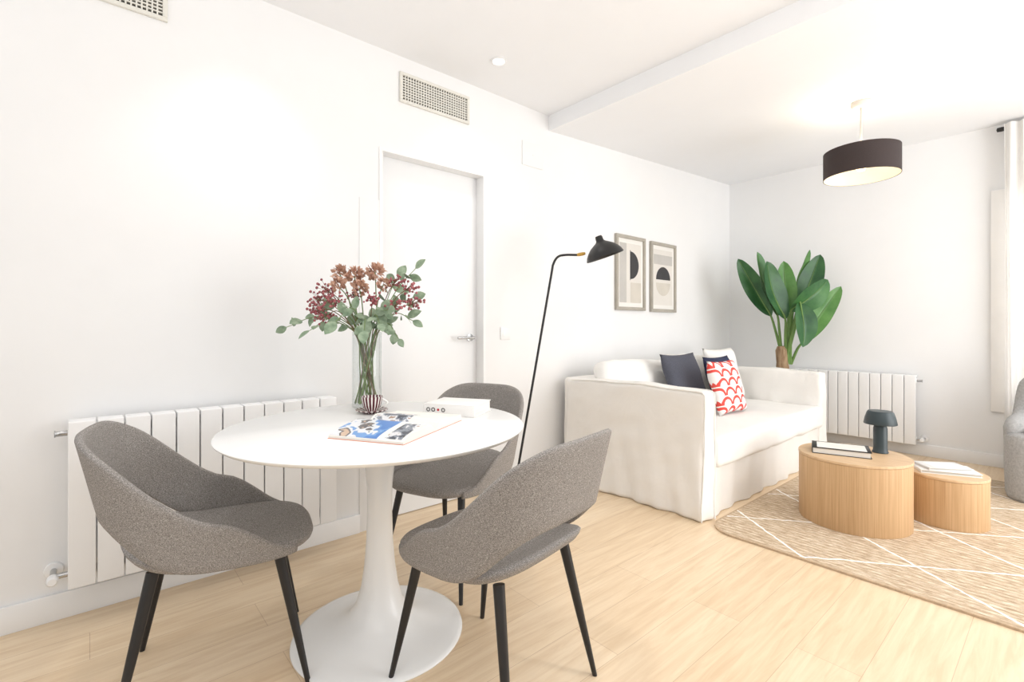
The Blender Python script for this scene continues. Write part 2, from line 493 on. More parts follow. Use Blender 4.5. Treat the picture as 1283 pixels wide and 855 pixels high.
# door: recessed leaf, jamb, casing, lever handle
d = struct('door_1', box(B(), -.11, -.07, DY0 + .02, DY1 - .02, .005, DZ - .02, .002), W_DOOR)
b = B(); box(b, -.15, .006, DY0, DY0 + .02, 0, DZ); box(b, -.15, .006, DY1 - .02, DY1, 0, DZ); box(b, -.15, .006, DY0 + .02, DY1 - .02, DZ - .02, DZ)
fr_ = struct('door_frame', b, W_TRIM, d)
hy = 1.885
b = B(); lathe(b, [(0, 0), (.025, 0), (.025, .008), (.01, .010), (.01, .05), (0, .05)], 24, Matrix.Translation((-.07, hy, 1.04)) @ Matrix.Rotation(PI / 2, 4, 'Y'))
tube(b, [(-.025, hy + .005, 1.04), (-.022, hy - .02, 1.04), (-.022, hy - .125, 1.04)], [.010, .010, .008], 12)
obj('door_handle', b, CHROME, d)
struct('trim_1', box(B(), 0, .005, 1.10, DY0, 0, DZ - .30, .001), W_WALL)

# window with frame and panes
w = struct('window_1', box(B(), WX0, WX1, YB + .10, YB + .11, WZ0, WZ1), DAY)
b = B()
for x0, x1 in ((WX0 - .02, WX0 + .08), ((WX0 + WX1) / 2 - .05, (WX0 + WX1) / 2 + .05), (WX1 - .06, WX1 + .02)): box(b, x0, x1, YB - .03, YB + .09, WZ0, WZ1, .004)
box(b, WX0 + .08, WX1 - .06, YB - .02, YB + .09, WZ0, WZ0 + .07, .004); box(b, WX0 + .08, WX1 - .06, YB - .02, YB + .09, WZ1 - .07, WZ1, .004)
struct('window_frame', b, WFRAME, w)

# ------------------------------------------------------------------ curtain and rod
rod = thing('curtain_rod', 'dark curtain rod under the ceiling above the window', 'curtain rod', (2.85, 5.345, 2.645))
obj('rod', tube(B(), [(-.67, 0, 0), (.75, 0, 0)], .010, 12), BLACK, rod)
obj('finial', lathe(B(), [(0, -.03), (.016, -.025), (.018, 0), (.016, .02), (.01, .03), (0, .03)], 16, Matrix.Translation((-.685, 0, 0)) @ Matrix.Rotation(PI / 2, 4, 'Y')), BLACK, rod)
for x in (-.60, .70):
    b = B(); tube(b, [(x, 0, 0), (x, .085, 0)], .007, 10)
    obj('bracket', b, BLACK, rod)
b = B(); nx, nz = 130, 10; g = []
for i in range(nx + 1):
    row = []
    for k in range(nz + 1):
        u = i / nx; z = .012 + 2.66 * k / nz
        row.append(b.verts.new((-.31 + .65 * u + .008 * math.sin(u * 40 + k * .3), .026 * math.sin(u * 2 * PI * 11) * (1 - .25 * k / nz), z)))
    g.append(row)
for i in range(nx):
    for k in range(nz): b.faces.new((g[i][k], g[i + 1][k], g[i + 1][k + 1], g[i][k + 1]))
cu = obj('curtain', b, CURTAIN, loc=(2.490, 5.298, 0), ang=180)
tag(cu, 'sheer white floor-length curtain hanging beside the window', 'curtain')

# ------------------------------------------------------------------ radiators
def radiator(name, label, loc, rz, nsec, sw, H, valve_side, top_valve, z0):
    """local: X along the wall, -Y faces the room, back at y=0, origin on the floor below its middle"""
    t = thing(name, label, 'radiator', loc, rz)
    W = nsec * sw
    first = None
    for i in range(nsec):
        x = -W / 2 + (i + .5) * sw
        if first is None:
            b = B()
            soft_box(b, (0, -.113, z0 + H / 2), (sw - .0045, .014, H), .004, (2, 1, 6))
            soft_box(b, (0, -.075, z0 + H / 2), (.020, .08, H - .03), .006, (1, 2, 6))
            soft_box(b, (0, -.075, z0 + H - .045), (sw - .001, .04, .045), .012, (2, 2, 2))
            soft_box(b, (0, -.075, z0 + .045), (sw - .001, .04, .045), .012, (2, 2, 2))
            soft_box(b, (0, -.075, z0 + H - .009), (sw - .0045, .08, .018), .004, (2, 2, 1))
            first = obj('section', b, RAD, t); first.location.x = x
        else:
            c = first.copy(); COL.objects.link(c); c.parent = t; c.location.x = x
    for x in (-W / 2 + sw * 1.0, W / 2 - sw * 1.0):
        obj('wall_bracket', box(B(), x - .01, x + .01, -.06, -.001, z0 + H - .10, z0 + H - .07, .002), RAD, t)
    s = valve_side
    b = B(); tube(b, [(s * (W / 2 - .005), -.075, z0 + .045), (s * (W / 2 + .04), -.075, z0 + .045)], .010, 12)
    tube(b, [(s * (W / 2 + .04), -.09, z0 + .045), (s * (W / 2 + .04), -.001, z0 + .045)], .010, 12)
    obj('supply_pipe', b, CHROME, t)
    b = B(); lathe(b, [(0, 0), (.015, 0), (.017, .008), (.017, .034), (.012, .040), (0, .040)], 20, Matrix.Translation((s * (W / 2 + .04), -.085, z0 + .045)) @ Matrix.Rotation(PI / 2, 4, 'X'))
    obj('valve', b, RAD, t)
    b = B(); lathe(b, [(0, -.001), (.030, -.001), (.027, -.009), (.011, -.011), (0, -.011)], 20, Matrix.Translation((s * (W / 2 + .04), 0, z0 + .045)) @ Matrix.Rotation(-PI / 2, 4, 'X'))
    obj('pipe_rosette', b, RAD, t)
    b = B(); q = top_valve
    tube(b, [(q * (W / 2 - .005), -.075, z0 + H - .045), (q * (W / 2 + .03), -.075, z0 + H - .045), (q * (W / 2 + .036), -.075, z0 + H - .045)], [.010, .010, .014], 12)
    obj('bleed_valve', b, CHROME, t)
    return t
radiator('radiator', 'long white sectional radiator on the wall beside the round dining table', (0, .435, 0), PI / 2, 12, .083, .615, -1, -1, .145)
radiator('radiator', 'white sectional radiator on the back wall under the big-leaved plant', (1.16, YB, 0), 0, 12, .082, .59, 1, 1, .105)

# ------------------------------------------------------------------ vents, switch, cover, downlight
def vent(label, y0, y1, z0, z1):
    t = thing('air_vent', label, 'air vent', (0, (y0 + y1) / 2, (z0 + z1) / 2))
    h, k = (y1 - y0) / 2, (z1 - z0) / 2
    b = B(); f = .018
    for q in ((-h, h, k - f, k), (-h, h, -k, -k + f), (-h, -h + f, -k + f, k - f), (h - f, h, -k + f, k - f)): box(b, .0005, .014, q[0], q[1], q[2], q[3], .002)
    obj('frame', b, VENTW, t)
    obj('backing', box(B(), .0005, .002, -h + f, h - f, -k + f, k - f), GAP, t)
    b = B(); n = 26
    for i in range(1, n):
        y = -h + f + (2 * h - 2 * f) * i / n; box(b, .003, .011, y - .0028, y + .0028, -k + f, k - f)
    for i in range(1, 9):
        z = -k + f + (2 * k - 2 * f) * i / 9; box(b, .003, .0105, -h + f, h - f, z - .0028, z + .0028)
    obj('grille', b, VENTW, t)
vent('cream air vent grille high on the wall above the door', 1.338, 1.826, 2.40, 2.575)
vent('cream air vent grille cut by the upper left corner of the photo', -.24, .25, 2.405, 2.575)
t = thing('light_switch', 'white light switch on the wall right of the door handle', 'switch', (0, 2.13, 1.067))
obj('plate', box(B(), 0.0005, .008, -.042, .042, -.042, .042, .003), W_TRIM, t)
obj('rocker', box(B(), .006, .011, -.026, .026, -.026, .026, .002), W_TRIM, t)
t = thing('cover_plate', 'blank white cover plate high on the wall beside the step in the ceiling', 'cover plate', (0, 2.385, 2.335))
obj('plate', box(B(), .0005, .007, -.10, .10, -.085, .085, .002), W_WALL, t)
obj('screw', lathe(B(), [(0, .0095), (.004, .0095), (.005, .007), (0, .007)], 10, Matrix.Rotation(PI / 2, 4, 'Y')), W_TRIM, t)
t = thing('recessed_downlight', 'small round white recessed downlight in the ceiling in front of the door', 'ceiling light', (.333, 1.803, HC))
obj('ring', lathe(B(), [(.032, -.001), (.045, -.001), (.045, -.006), (.036, -.008), (.032, -.004), (.032, -.001)], 32), W_TRIM, t)
obj('lens', lathe(B(), [(0, -.003), (.031, -.003), (.031, -.0015), (0, -.0015)], 32), LENS, t)

# ------------------------------------------------------------------ dining table
TZ = .757
TC = Vector((.87, .80, 0))
t = thing('dining_table', 'round white dining table on a single trumpet-shaped pedestal', 'table', TC)
RT = .525
obj('tabletop', lathe(B(), [(0, TZ - .026), (RT - .05, TZ - .026), (RT - .012, TZ - .016), (RT - .002, TZ - .008), (RT, TZ - .004), (RT - .003, TZ), (0, TZ)], 128), TULIP, t, ang=60)
obj('pedestal', lathe(B(), [(0, 0), (.297, 0), (.30, .004), (.298, .009), (.285, .013), (.24, .019), (.19, .028), (.145, .044), (.108, .072), (.082, .115), (.065, .175), (.054, .25), (.047, .34), (.044, .44), (.045, .53), (.053, .61), (.07, .66), (.10, .70), (.15, TZ - .027), (0, TZ - .027)], 96), TULIP, t, ang=60)

# ------------------------------------------------------------------ dining chairs
ZU = [(0, .815), (22, .81), (48, .755), (70, .655), (90, .555), (108, .475), (120, .445), (134, .435)]
ZL = [(0, .58), (24, .575), (42, .54), (57, .485), (70, .44), (85, .412), (134, .405)]
def make_chair(label):
    t = thing('dining_chair', label, 'chair', (0, 0, 0), 0, 'grey tub chairs around the round table')
    def seat_z(x, y):      # rolls down at the front edge, sweeps up towards the back
        return -.010 * max(0, (y - .12) / .14) ** 2 + .045 * max(0, (-y - .07) / .17) ** 2
    b = squircle(B(), .236, .262, 3.2, [(0, .408), (.5, .408), (.7, .409), (.88, .412), (.95, .417), (.985, .427), (1, .438), (.975, .446), (.90, .450), (.75, .446), (.5, .441), (.25, .440), (0, .440)], 64,
                 seat_z, yoff=.012)
    obj('seat', b, TWEED, t, ang=180)
    b = band(B(), .246, .268, 3.0, .020, lambda a: smooth_tab(ZL, math.degrees(a), 10), lambda a: smooth_tab(ZU, math.degrees(a), 10),
             lambda a: .78 * max(0., math.cos(a * .5)), .47, R(-134), R(134), 76, 8, 4)
    obj('backrest', b, TWEED, t, ang=180)
    for sx_ in (-1, 1):
        for sy_ in (-1, 1):
            b = tube(B(), [(sx_ * .160, sy_ * .160, .415), (sx_ * .187, sy_ * .203, .2), (sx_ * .213, sy_ * .243, .0)], [.0165, .013, .008], 16)
            for v in b.verts:
                if v.co.z < .02: v.co.z = 0
            obj('leg', b, BLACKWOOD, t)
    return t
def face(fx, fy): return math.atan2(-fx, fy)
ch = make_chair('grey tub dining chair on the left, in front of the long white radiator')
ch.location = (.70, .326, 0); ch.rotation_euler.z = face(.22, .975)
dup(ch, (.64, 1.27, 0), face(.36, -.93), 'grey tub dining chair behind the round table, in front of the door')
dup(ch, (1.328, .964, 0), face(-.985, -.174), 'grey tub dining chair in the foreground seen from behind, open gap under its back')

# ------------------------------------------------------------------ vase and bouquet
VP = Vector((.479, .929, TZ))
t = thing('vase', 'clear glass cylinder vase holding the flowers on the round table', 'vase', VP)
obj('glass_body', lathe(B(), [(0, 0.001), (.060, .001), (.064, .006), (.064, .33), (.062, .332), (.0605, .33), (.0605, .02), (.055, .014), (0, .013)], 48), GLASS, t, ang=60)
MM = .00354
def spot(px, py, dep=0.):      # spread across the bouquet: sideways, height, depth
    return RIGHT * ((px - 460) * MM) - FWD * dep + Vector((0, 0, 1.11 + (410 - py) * MM - TZ))
def stem_path(tip, seed):
    rn = random.Random(seed)
    hv = Vector((tip.x, tip.y, 0)); hn = hv.normalized() if hv.length > .01 else Vector((1, 0, 0))
    a = rn.uniform(-1.5, 1.5)
    hn2 = Matrix.Rotation(a, 3, 'Z') @ hn
    p0 = -hn2 * rn.uniform(.036, .055) + Vector((0, 0, .018)); p1 = hn * rn.uniform(.030, .055) + Vector((0, 0, .325))
    p2 = p1.lerp(tip, .55) + Vector((0, 0, .035)) * (1 if tip.z > .4 else 1.6)
    return smooth_path([p0, p0.lerp(p1, .5), p1, p2, tip], 6)
def frond(px, py, dep, nl, size, seed, label='leafy grey-green eucalyptus branch in the glass vase', group='eucalyptus branches in the vase'):
    tip = spot(px, py, dep)
    t = thing('eucalyptus_branch', label, 'branch', VP, 0, group)
    pth = stem_path(tip, seed); rn = random.Random(seed + 99)
    obj('stem', tube(B(), pth, [.0032 - .0018 * i / len(pth) for i in range(len(pth))], 6), STEMG, t)
    b = B(); i0 = 12
    for k in range(nl):
        i = i0 + (len(pth) - 1 - i0) * (k + 1) / nl
        i = min(len(pth) - 1, int(round(i)))
        q = pth[i]; dr = (pth[i] - pth[i - 1]).normalized()
        side = dr.orthogonal().normalized(); side = Matrix.Rotation(k * 2.2 + rn.uniform(-.4, .4), 3, dr) @ side
        if k == nl - 1: side = dr
        ld = (side + dr * .5 + Vector((0, 0, -.15))).normalized(); s = size * rn.uniform(.7, 1.2)
        nv = (-FWD + Vector((rn.uniform(-.6, .6), rn.uniform(-.6, .6), rn.uniform(-.3, .9))))
        leaf(b, q, q + ld * s, s * .62, nv, .06, .12, 6, 4, .9)
    obj('leaves', b, EUC, t, ang=180, recalc=False)
frond(362, 410, .02, 7, .060, 1, 'trailing eucalyptus branch reaching farthest left from the vase', None)
frond(522, 338, .03, 8, .064, 2, 'eucalyptus branch standing highest at the right side of the bouquet', None)
for s, (px, py, dep, nl) in enumerate([(400, 414, .10, 6), (506, 424, .10, 8), (488, 406, .16, 7), (436, 404, .15, 5), (518, 402, .02, 8), (455, 388, .18, 5), (512, 372, -.08, 6), (408, 376, -.08, 5), (392, 396, -.02, 5), (492, 345, -.1, 6), (496, 390, .14, 7), (470, 414, .16, 5)]):
    frond(px, py, dep, nl, .064, 20 + s)
def berries(px, py, dep, seed, n=30, sp=.050):
    tip = spot(px, py, dep); rn = random.Random(seed)
    t = thing('berry_sprig', 'sprig of dark red berries in the glass vase', 'branch', VP, 0, 'berry sprigs in the vase')
    pth = stem_path(tip, seed)
    b = tube(B(), pth, .0020, 6); bb = B()
    org = pth[-4]
    for k in range(n):
        v = Vector((rn.gauss(0, 1), rn.gauss(0, 1), rn.gauss(0, 1))).normalized() * sp * rn.uniform(.3, 1.)
        v.z *= .85
        q = tip + v
        tube(b, [org.lerp(tip, .5), q], .0008, 4)
        ball(bb, q, rn.uniform(.0048, .0074))
    obj('stem', b, STEMB, t); obj('berries', bb, BERRY, t, ang=180)
for s, (px, py, dep) in enumerate([(403, 388, .05), (408, 362, .02), (392, 374, -.04), (496, 354, .02), (516, 362, .06), (504, 384, .10), (478, 376, .12), (432, 378, .13), (518, 380, -.03), (418, 398, .10), (446, 368, .05)]):
    berries(px, py, dep, 50 + s)
def bloom(px, py, dep, r, seed):
    tip = spot(px, py, dep); rn = random.Random(seed)
    t = thing('dried_flower', 'dusty brown-pink ruffled flower in the glass vase', 'flower', VP, 0, 'dusty pink flowers in the vase')
    pth = stem_path(tip, seed)
    obj('stem', tube(B(), pth, .0025, 6), STEMG, t)
    b = B()
    for k in range(90):
        v = Vector((rn.gauss(0, 1), rn.gauss(0, 1), rn.gauss(0, 1) + .5)).normalized()
        q = tip + v * r * rn.uniform(.35, .8); e = (v + Vector((rn.uniform(-.7, .7), rn.uniform(-.7, .7), rn.uniform(-.5, .7)))).normalized()
        s = r * rn.uniform(.4, .6)
        leaf(b, q, q + e * s, s * 1.0, v.orthogonal() + Vector((rn.uniform(-.6, .6), rn.uniform(-.6, .6), .2)), .12, .2, 4, 2, .6)
    obj('flower_head', b, DUSTY, t, ang=180, recalc=False)
for s, (px, py, dep, r) in enumerate([(425, 342, .0, .036), (447, 347, .03, .042), (470, 341, .0, .042), (459, 364, .10, .038), (434, 361, .10, .034), (484, 358, .05, .032)]):
    bloom(px, py, dep, r, 80 + s)

# ------------------------------------------------------------------ cup, saucer, magazine, book on the dining table
CP = Vector((.632, .880, TZ))
sa = obj('saucer', lathe(B(), [(0, 0), (.035, 0), (.038, .004), (.062, .010), (.066, .013), (.064, .0145), (.04, .008), (0, .007)], 40), STRIPE, loc=CP)
tag(sa, 'small striped saucer under the cup on the round table', 'saucer')
t = thing('cup', 'small dark red and white striped cup on the round table', 'cup', CP + Vector((0, 0, .0075)))
obj('bowl', lathe(B(), [(0, 0), (.024, 0), (.026, .004), (.036, .02), (.042, .045), (.0445, .060), (.0425, .060), (.039, .044), (.033, .02), (.022, .007), (0, .006)], 40), STRIPE, t)
hd = [RIGHT * (.040 + .024 * math.sin(PI * i / 8)) + Vector((0, 0, .050 - .032 * i / 8)) for i in range(9)]
obj('handle', tube(B(), hd, .0038, 8), CERAM, t)

t = thing('magazine', 'open magazine with a blue photo lying on the round table', 'magazine', (1.0, .815, TZ), R(120))
def mag_h(w):
    a = min(1., abs(w) / .204)
    return .006 + .036 * (math.sin(min(1, a * 3.2) * PI / 2) * (1 - a) ** .5) + (.014 * max(0, (a - .7) / .3) ** 2 if w > 0 else 0)
def page(x0, x1, y0, y1, top, zoff, n=24):
    b = B(); lo = []; hi = []
    for i in range(n + 1):
        x = x0 + (x1 - x0) * i / n; h = top(x)
        hi.append([b.verts.new((x, y, h + zoff)) for y in (y0, y1)]); lo.append([b.verts.new((x, y, .0012 if zoff == 0 else h)) for y in (y0, y1)])
    for i in range(n):
        b.faces.new((hi[i][0], hi[i + 1][0], hi[i + 1][1], hi[i][1])); b.faces.new((lo[i][0], lo[i][1], lo[i + 1][1], lo[i + 1][0]))
        for k in (0, 1): b.faces.new((lo[i][k], lo[i + 1][k], hi[i + 1][k], hi[i][k]))
    for i in (0, n): b.faces.new((lo[i][0], hi[i][0], hi[i][1], lo[i][1]))
    return b
obj('cover', box(B(), -.2055, .2055, -.1375, .1375, 0, .0013), COVERO, t)
lp = obj('left_page', page(-.203, -.001, -.136, .136, mag_h, 0), PAGES, t)
rp = obj('right_page', page(.001, .203, -.136, .136, mag_h, 0), PAGES, t)
obj('blue_picture', page(-.200, -.006, -.04, .134, mag_h, .0005), MPIC, lp)
obj('printed_strip', page(-.196, -.07, -.125, -.065, mag_h, .0005), MPIC2, lp)
obj('grey_picture', page(.012, .10, -.02, .126, mag_h, .0005), MPIC2, rp)

t = thing('book', 'thick white book with small round ornaments on its spine on the round table', 'book', (.865, 1.15, TZ), R(30.5))
b = B(); box(b, -.11, .11, -.09, .09, 0, .003, .001); box(b, -.11, .11, -.09, .09, .043, .046, .001); box(b, -.11, .11, -.09, -.086, .003, .043, .001)
obj('cover', b, COVERW, t)
obj('pages', box(B(), -.106, .106, -.086, .086, .003, .043), PAGES, t)
for i, mm_ in enumerate((INKS, INKS, INKR, INKS)):
    mtx = Matrix.Translation((-.09 + .022 * i, -.0905, .023)) @ Matrix.Rotation(PI / 2, 4, 'X')
    pr = [(.005, 0), (.0085, 0), (.0085, .0008), (.005, .0008), (.005, 0)] if i != 2 else [(0, 0), (.005, 0), (.005, .0008), (0, .0008)]
    obj('spine_ornament', lathe(B(), pr, 24, mtx), mm_, t)

# ------------------------------------------------------------------ floor lamp
LB = Vector((.263, 1.965, 0))
t = thing('floor_lamp', 'slim black floor lamp with a leaning pole and brass joint by the door', 'floor lamp', LB)
obj('base', lathe(B(), [(0, 0), (.125, 0), (.128, .006), (.124, .014), (.03, .020), (.016, .03), (0, .03)], 48), BLACK, t)
up = [Vector((.0, 0, .02)), Vector((.066, .114, .76)), Vector((.124, .215, 1.42)), Vector((.131, .228, 1.50)), Vector((.148, .250, 1.548)), Vector((.178, .285, 1.562)), Vector((.232, .347, 1.562))]
obj('pole', tube(B(), smooth_path(up, 6), .0075, 12), BLACK, t)
j0 = Vector((.228, .342, 1.562)); j1 = Vector((.262, .381, 1.572))
obj('brass_joint', tube(B(), [j0, j0.lerp(j1, .3), j0.lerp(j1, .7), j1], [.008, .011, .011, .008], 14), BRASS, t)
axis = (-RIGHT * .34 + Vector((0, 0, 1)) - FWD * .02).normalized()
q = Vector((0, 0, 1)).rotation_difference(axis).to_matrix().to_4x4()
sp_ = Matrix.Translation(Vector((.345, .475, 1.550))) @ q
obj('lamp_shade', lathe(B(), [(.118, .0), (.120, .003), (.112, .024), (.096, .048), (.074, .070), (.050, .086), (.032, .097), (.024, .107), (.023, .128), (.019, .137), (0, .139), (0, .131), (.016, .103), (.046, .081), (.070, .065), (.092, .044), (.108, .022), (.118, .0)], 48, sp_), BLACK, t, ang=50)
obj('bulb', lathe(B(), [(0, .015), (.012, .017), (.02, .028), (.018, .045), (.01, .062), (0, .062)], 20, sp_), CERAM, t)

# ------------------------------------------------------------------ framed prints
def frame(label, yc, zc, shapes):
    t = thing('framed_print', label, 'picture', (0.001, yc, zc)); W, H = .212, .322; f = .028
    b = B()
    for q in ((-W, W, H - f, H), (-W, W, -H, -H + f), (-W, -W + f, -H + f, H - f), (W - f, W, -H + f, H - f)): box(b, 0, .025, q[0], q[1], q[2], q[3], .002)
    obj('frame', b, FRAMEW, t)
    obj('mat_board', box(B(), 0, .010, -W + f, W - f, -H + f, H - f), PAPER2, t)
    pr = obj('print', box(B(), .0101, .0112, -W + .055, W - .055, -H + .065, H - .065), PAPER, t)
    for nm, m_, poly in shapes:
        b = B(); vs = [b.verts.new((.0116, y, z)) for y, z in poly]; f_ = b.faces.new(vs)
        r_ = bmesh.ops.extrude_face_region(b, geom=[f_])
        for v in r_['geom']:
            if isinstance(v, bmesh.types.BMVert): v.co.x += .0006
        obj(nm, b, m_, pr, smooth=False)
def arc(cy, cz, r, a0, a1, n=20): return [(cy + r * math.cos(R(a0 + (a1 - a0) * i / n)), cz + r * math.sin(R(a0 + (a1 - a0) * i / n))) for i in range(n + 1)]
def rect(y0, y1, z0, z1): return [(y0, z0), (y1, z0), (y1, z1), (y0, z1)]
frame('taupe framed print with a black half disc standing upright, nearest the floor lamp', 3.545, 1.577,
      [('grey_band', INKG, rect(-.155, -.06, -.255, .255)), ('black_half_disc', INK, arc(.0, .07, .12, -90, 90)), ('black_line', INK, rect(-.008, 0, -.06, .20)), ('sand_block', INKB, rect(.0, .155, -.255, -.08))])
frame('taupe framed print with a black dome lying flat, nearest the plant', 4.058, 1.571,
      [('grey_band', INKG, rect(-.155, .155, .12, .21)), ('black_dome', INK, arc(0, -.02, .12, 0, 180)), ('sand_bowl', INKB, arc(0, -.05, .12, 180, 360))])

# ------------------------------------------------------------------ sofa
t = thing('sofa', 'low white slipcovered two-seat sofa against the wall under the prints', 'sofa', (.635, 3.66, 0))
ox, oy = -.635, -3.66
def drape(b, fold, flare):
    for v in b.verts:
        if v.co.z < .0: v.co.z = 0
        s = max(0., 1 - v.co.z / .62) * fold
        x, y, z = v.co
        v.co.x += s * (.7 * math.sin(y * 29 + 2) + .5 * math.sin(y * 13)); v.co.y += s * (math.sin(x * 19 + 1 + z * 3) + .6 * math.sin(x * 43 + z * 9))
        if fold: v.co.y += .007 * noise.noise(Vector((x * 2.2 + z * 5, z * 9 - x * 4, y)))
        if fold and z > .6: v.co.z += .007 * math.sin(x * 5.5 + 1.2) + .003 * math.sin(x * 17)
        if flare:
            g = max(0., 1 - z / .40) ** 1.6 * flare
            v.co.y += g * math.copysign(1, y)
            if x > .3: v.co.x += g * .6
def sb(name, x0, x1, y0, y1, z0, z1, r, m, n, fold=0., flare=0., **k):
    b = soft_box(B(), ((x0 + x1) / 2 + ox, (y0 + y1) / 2 + oy, (z0 + z1) / 2), (x1 - x0, y1 - y0, z1 - z0), r, n, **k)
    drape(b, fold, flare)
    return obj(name, b, m, t, ang=180)
sb('arm', .10, 1.165, 2.625, 2.75, .0, .742, .026, SLIP, (48, 4, 24), puff=(.0, .003, .003), wob=.006, wf=7, seed=1, fold=.015, flare=.022)
sb('arm', .10, 1.165, 4.57, 4.695, .0, .735, .026, SLIP, (48, 4, 24), puff=(.0, .003, .003), wob=.006, wf=7, seed=2, fold=.015, flare=.022)
sb('back', .06, .27, 2.64, 4.68, .0, .74, .03, SLIP, (6, 40, 16), wob=.005, wf=5, seed=3)
sb('skirt', .25, 1.148, 2.74, 4.58, .0, .29, .010, SLIP, (16, 60, 10), wob=.005, wf=6, seed=4, fold=.015)
sb('seat_cushion', .27, 1.182, 2.755, 4.565, .28, .455, .034, SLIP2, (18, 36, 6), puff=(.006, 0, .018), wob=.009, wf=6, seed=5)
for yy in (2.630, 2.745):      # sewn seams along the front of the near arm
    n_ = 24; pts = [(1.163 + ox, yy + oy, .012 + .712 * i / n_) for i in range(n_ + 1)] + [(1.148 + ox, yy + oy, .7385)] + [(1.13 + ox - i * .098, yy + oy, .7405) for i in range(11)]
    b = tube(B(), pts, .0042, 8); drape(b, .015, .022)
    obj('seam', b, SLIP, t)
def backcush(yc, top, seed):
    b = soft_box(B(), (0, 0, .21), (.14, .89, top - .46), .06, (5, 18, 10), puff=(.026, .016, .006), wob=.014, wf=6, seed=seed)
    for v in b.verts:      # slumped top edge
        if v.co.z > .3: v.co.z -= .016 * (1 + math.sin(v.co.y * 6 + seed))
    c = obj('back_cushion', b, SLIP2, t, loc=(.34 + ox, yc + oy, .46), rot=(0, R(-9), 0), ang=180)
backcush(3.215, .86, 6); backcush(4.105, .885, 7)

def cushion(name, label, m, w, h, th, loc, rz, tilt, seed):
    o = obj(name, pillow(B(), w, h, th, 20, seed), m, loc=loc, rot=(R(tilt), 0, rz), ang=180)
    tag(o, label, 'cushion')
cushion('cushion', 'plain charcoal grey cushion on the sofa, nearest the floor lamp', DARKP, .47, .45, .12, (.63, 3.50, .48), R(88), -20, 1)
cushion('cushion', 'navy cushion mostly hidden behind the red patterned cushion on the sofa', NAVYP, .40, .41, .10, (.71, 3.91, .48), R(88), -18, 2)
cushion('cushion', 'white cushion with a red scallop pattern on the sofa', REDP, .39, .40, .11, (.89, 3.58, .475), R(88), -15, 3)
cushion('cushion', 'plain white cushion at the far end of the sofa behind the navy one', SLIP2, .46, .47, .13, (.58, 4.22, .475), R(86), -17, 4)

# ------------------------------------------------------------------ rug
rug = thing('rug', 'braided jute rug with white diamond lines under the coffee tables', 'rug', (2.21, 3.735, 0))
def rrect(hx, hy, r, n=12):
    out = []
    for cx, cy, a0 in ((hx - r, hy - r, 0), (-hx + r, hy - r, 90), (-hx + r, -hy + r, 180), (hx - r, -hy + r, 270)):
        for i in range(n + 1):
            a = R(a0 + 90 * i / n); out.append((cx + r * math.cos(a), cy + r * math.sin(a)))
    return out
inn = rrect(1.0, 1.165, .14); out = rrect(1.013, 1.178, .153); N = len(inn)
b = B(); top = [b.verts.new((x, y, .011)) for x, y in inn]; bot = [b.verts.new((x, y, .0005)) for x, y in inn]
b.faces.new(top); b.faces.new(bot[::-1])
for i in range(N): b.faces.new((bot[i], bot[(i + 1) % N], top[(i + 1) % N], top[i]))
obj('weave', b, RUG, rug)
b = B(); L = [[b.verts.new((x, y, z)) for x, y in src] for src, z in ((inn, .0005), (inn, .0112), (out, .0095), (out, .0005))]
for A_, B_ in zip(L, L[1:] + L[:1]):
    for i in range(N): b.faces.new((A_[i], A_[(i + 1) % N], B_[(i + 1) % N], B_[i]))
obj('bound_edge', b, RUGEDGE, rug)
RZ = .0112

# ------------------------------------------------------------------ coffee tables
def drum(label, x, y, r, H):
    t = thing('coffee_table', label, 'coffee table', (x, y, RZ))
    obj('drum_body', lathe(B(), [(0, 0), (r - .004, 0), (r - .002, .003), (r - .002, H - .016), (0, H - .016)], 96), OAK_SIDE, t)
    obj('top', lathe(B(), [(0, H - .0155), (r - .003, H - .0155), (r, H - .013), (r, H - .002), (r - .002, H), (0, H)], 96), OAK_TOP, t)
    return RZ + H
Z1 = drum('larger taller round oak drum coffee table carrying the small lamp', 1.704, 3.30, .27, .375)
Z2 = drum('smaller lower round oak drum coffee table on the rug', 2.055, 3.685, .183, .275)
t = thing('table_lamp', 'small dark grey-green mushroom lamp on the larger coffee table', 'lamp', (1.80, 3.445, Z1))
obj('base', lathe(B(), [(0, 0), (.038, 0), (.040, .004), (.036, .012), (.034, .03), (.034, .14), (.030, .155), (.012, .16), (.012, .18), (0, .18)], 40), LAMPG, t)
obj('lamp_shade', lathe(B(), [(.079, .165), (.080, .168), (.074, .20), (.064, .232), (.058, .240), (0, .243), (0, .238), (.056, .235), (.062, .228), (.072, .198), (.077, .166), (.079, .165)], 48), LAMPG, t)
def book(label, loc, rz, w, d_, h, cover, pg=None):
    t = thing('book', label, 'book', loc, rz)
    b = B(); box(b, -w / 2, w / 2, -d_ / 2, d_ / 2, 0, .003, .001); box(b, -w / 2, w / 2, -d_ / 2, d_ / 2, h - .003, h, .001); box(b, -w / 2, -w / 2 + .004, -d_ / 2, d_ / 2, .003, h - .003, .001)
    obj('cover', b, cover, t)
    obj('pages', box(B(), -w / 2 + .004, w / 2 - .006, -d_ / 2 + .006, d_ / 2 - .006, .003, h - .003), pg or PAGES, t)
    return t
bk = book('black-covered hardback book lying beside the small lamp on the coffee table', (1.648, 3.275, Z1), R(18), .28, .19, .034, COVERB)
obj('cover_picture', box(B(), -.115, .12, -.078, .078, .0341, .0346), PAGES, bk)
book('wider white book lying lowest on the smaller coffee table', (2.045, 3.695, Z2), R(26), .27, .19, .018, COVERW, PAGESG)
bk = book('slim pale grey book lying on the white book on the smaller coffee table', (2.035, 3.70, Z2 + .0181), R(40), .22, .15, .013, COVERG, PAGESG)
obj('cover_picture', box(B(), -.07, .08, -.05, .05, .0131, .0135), COVERW, bk)

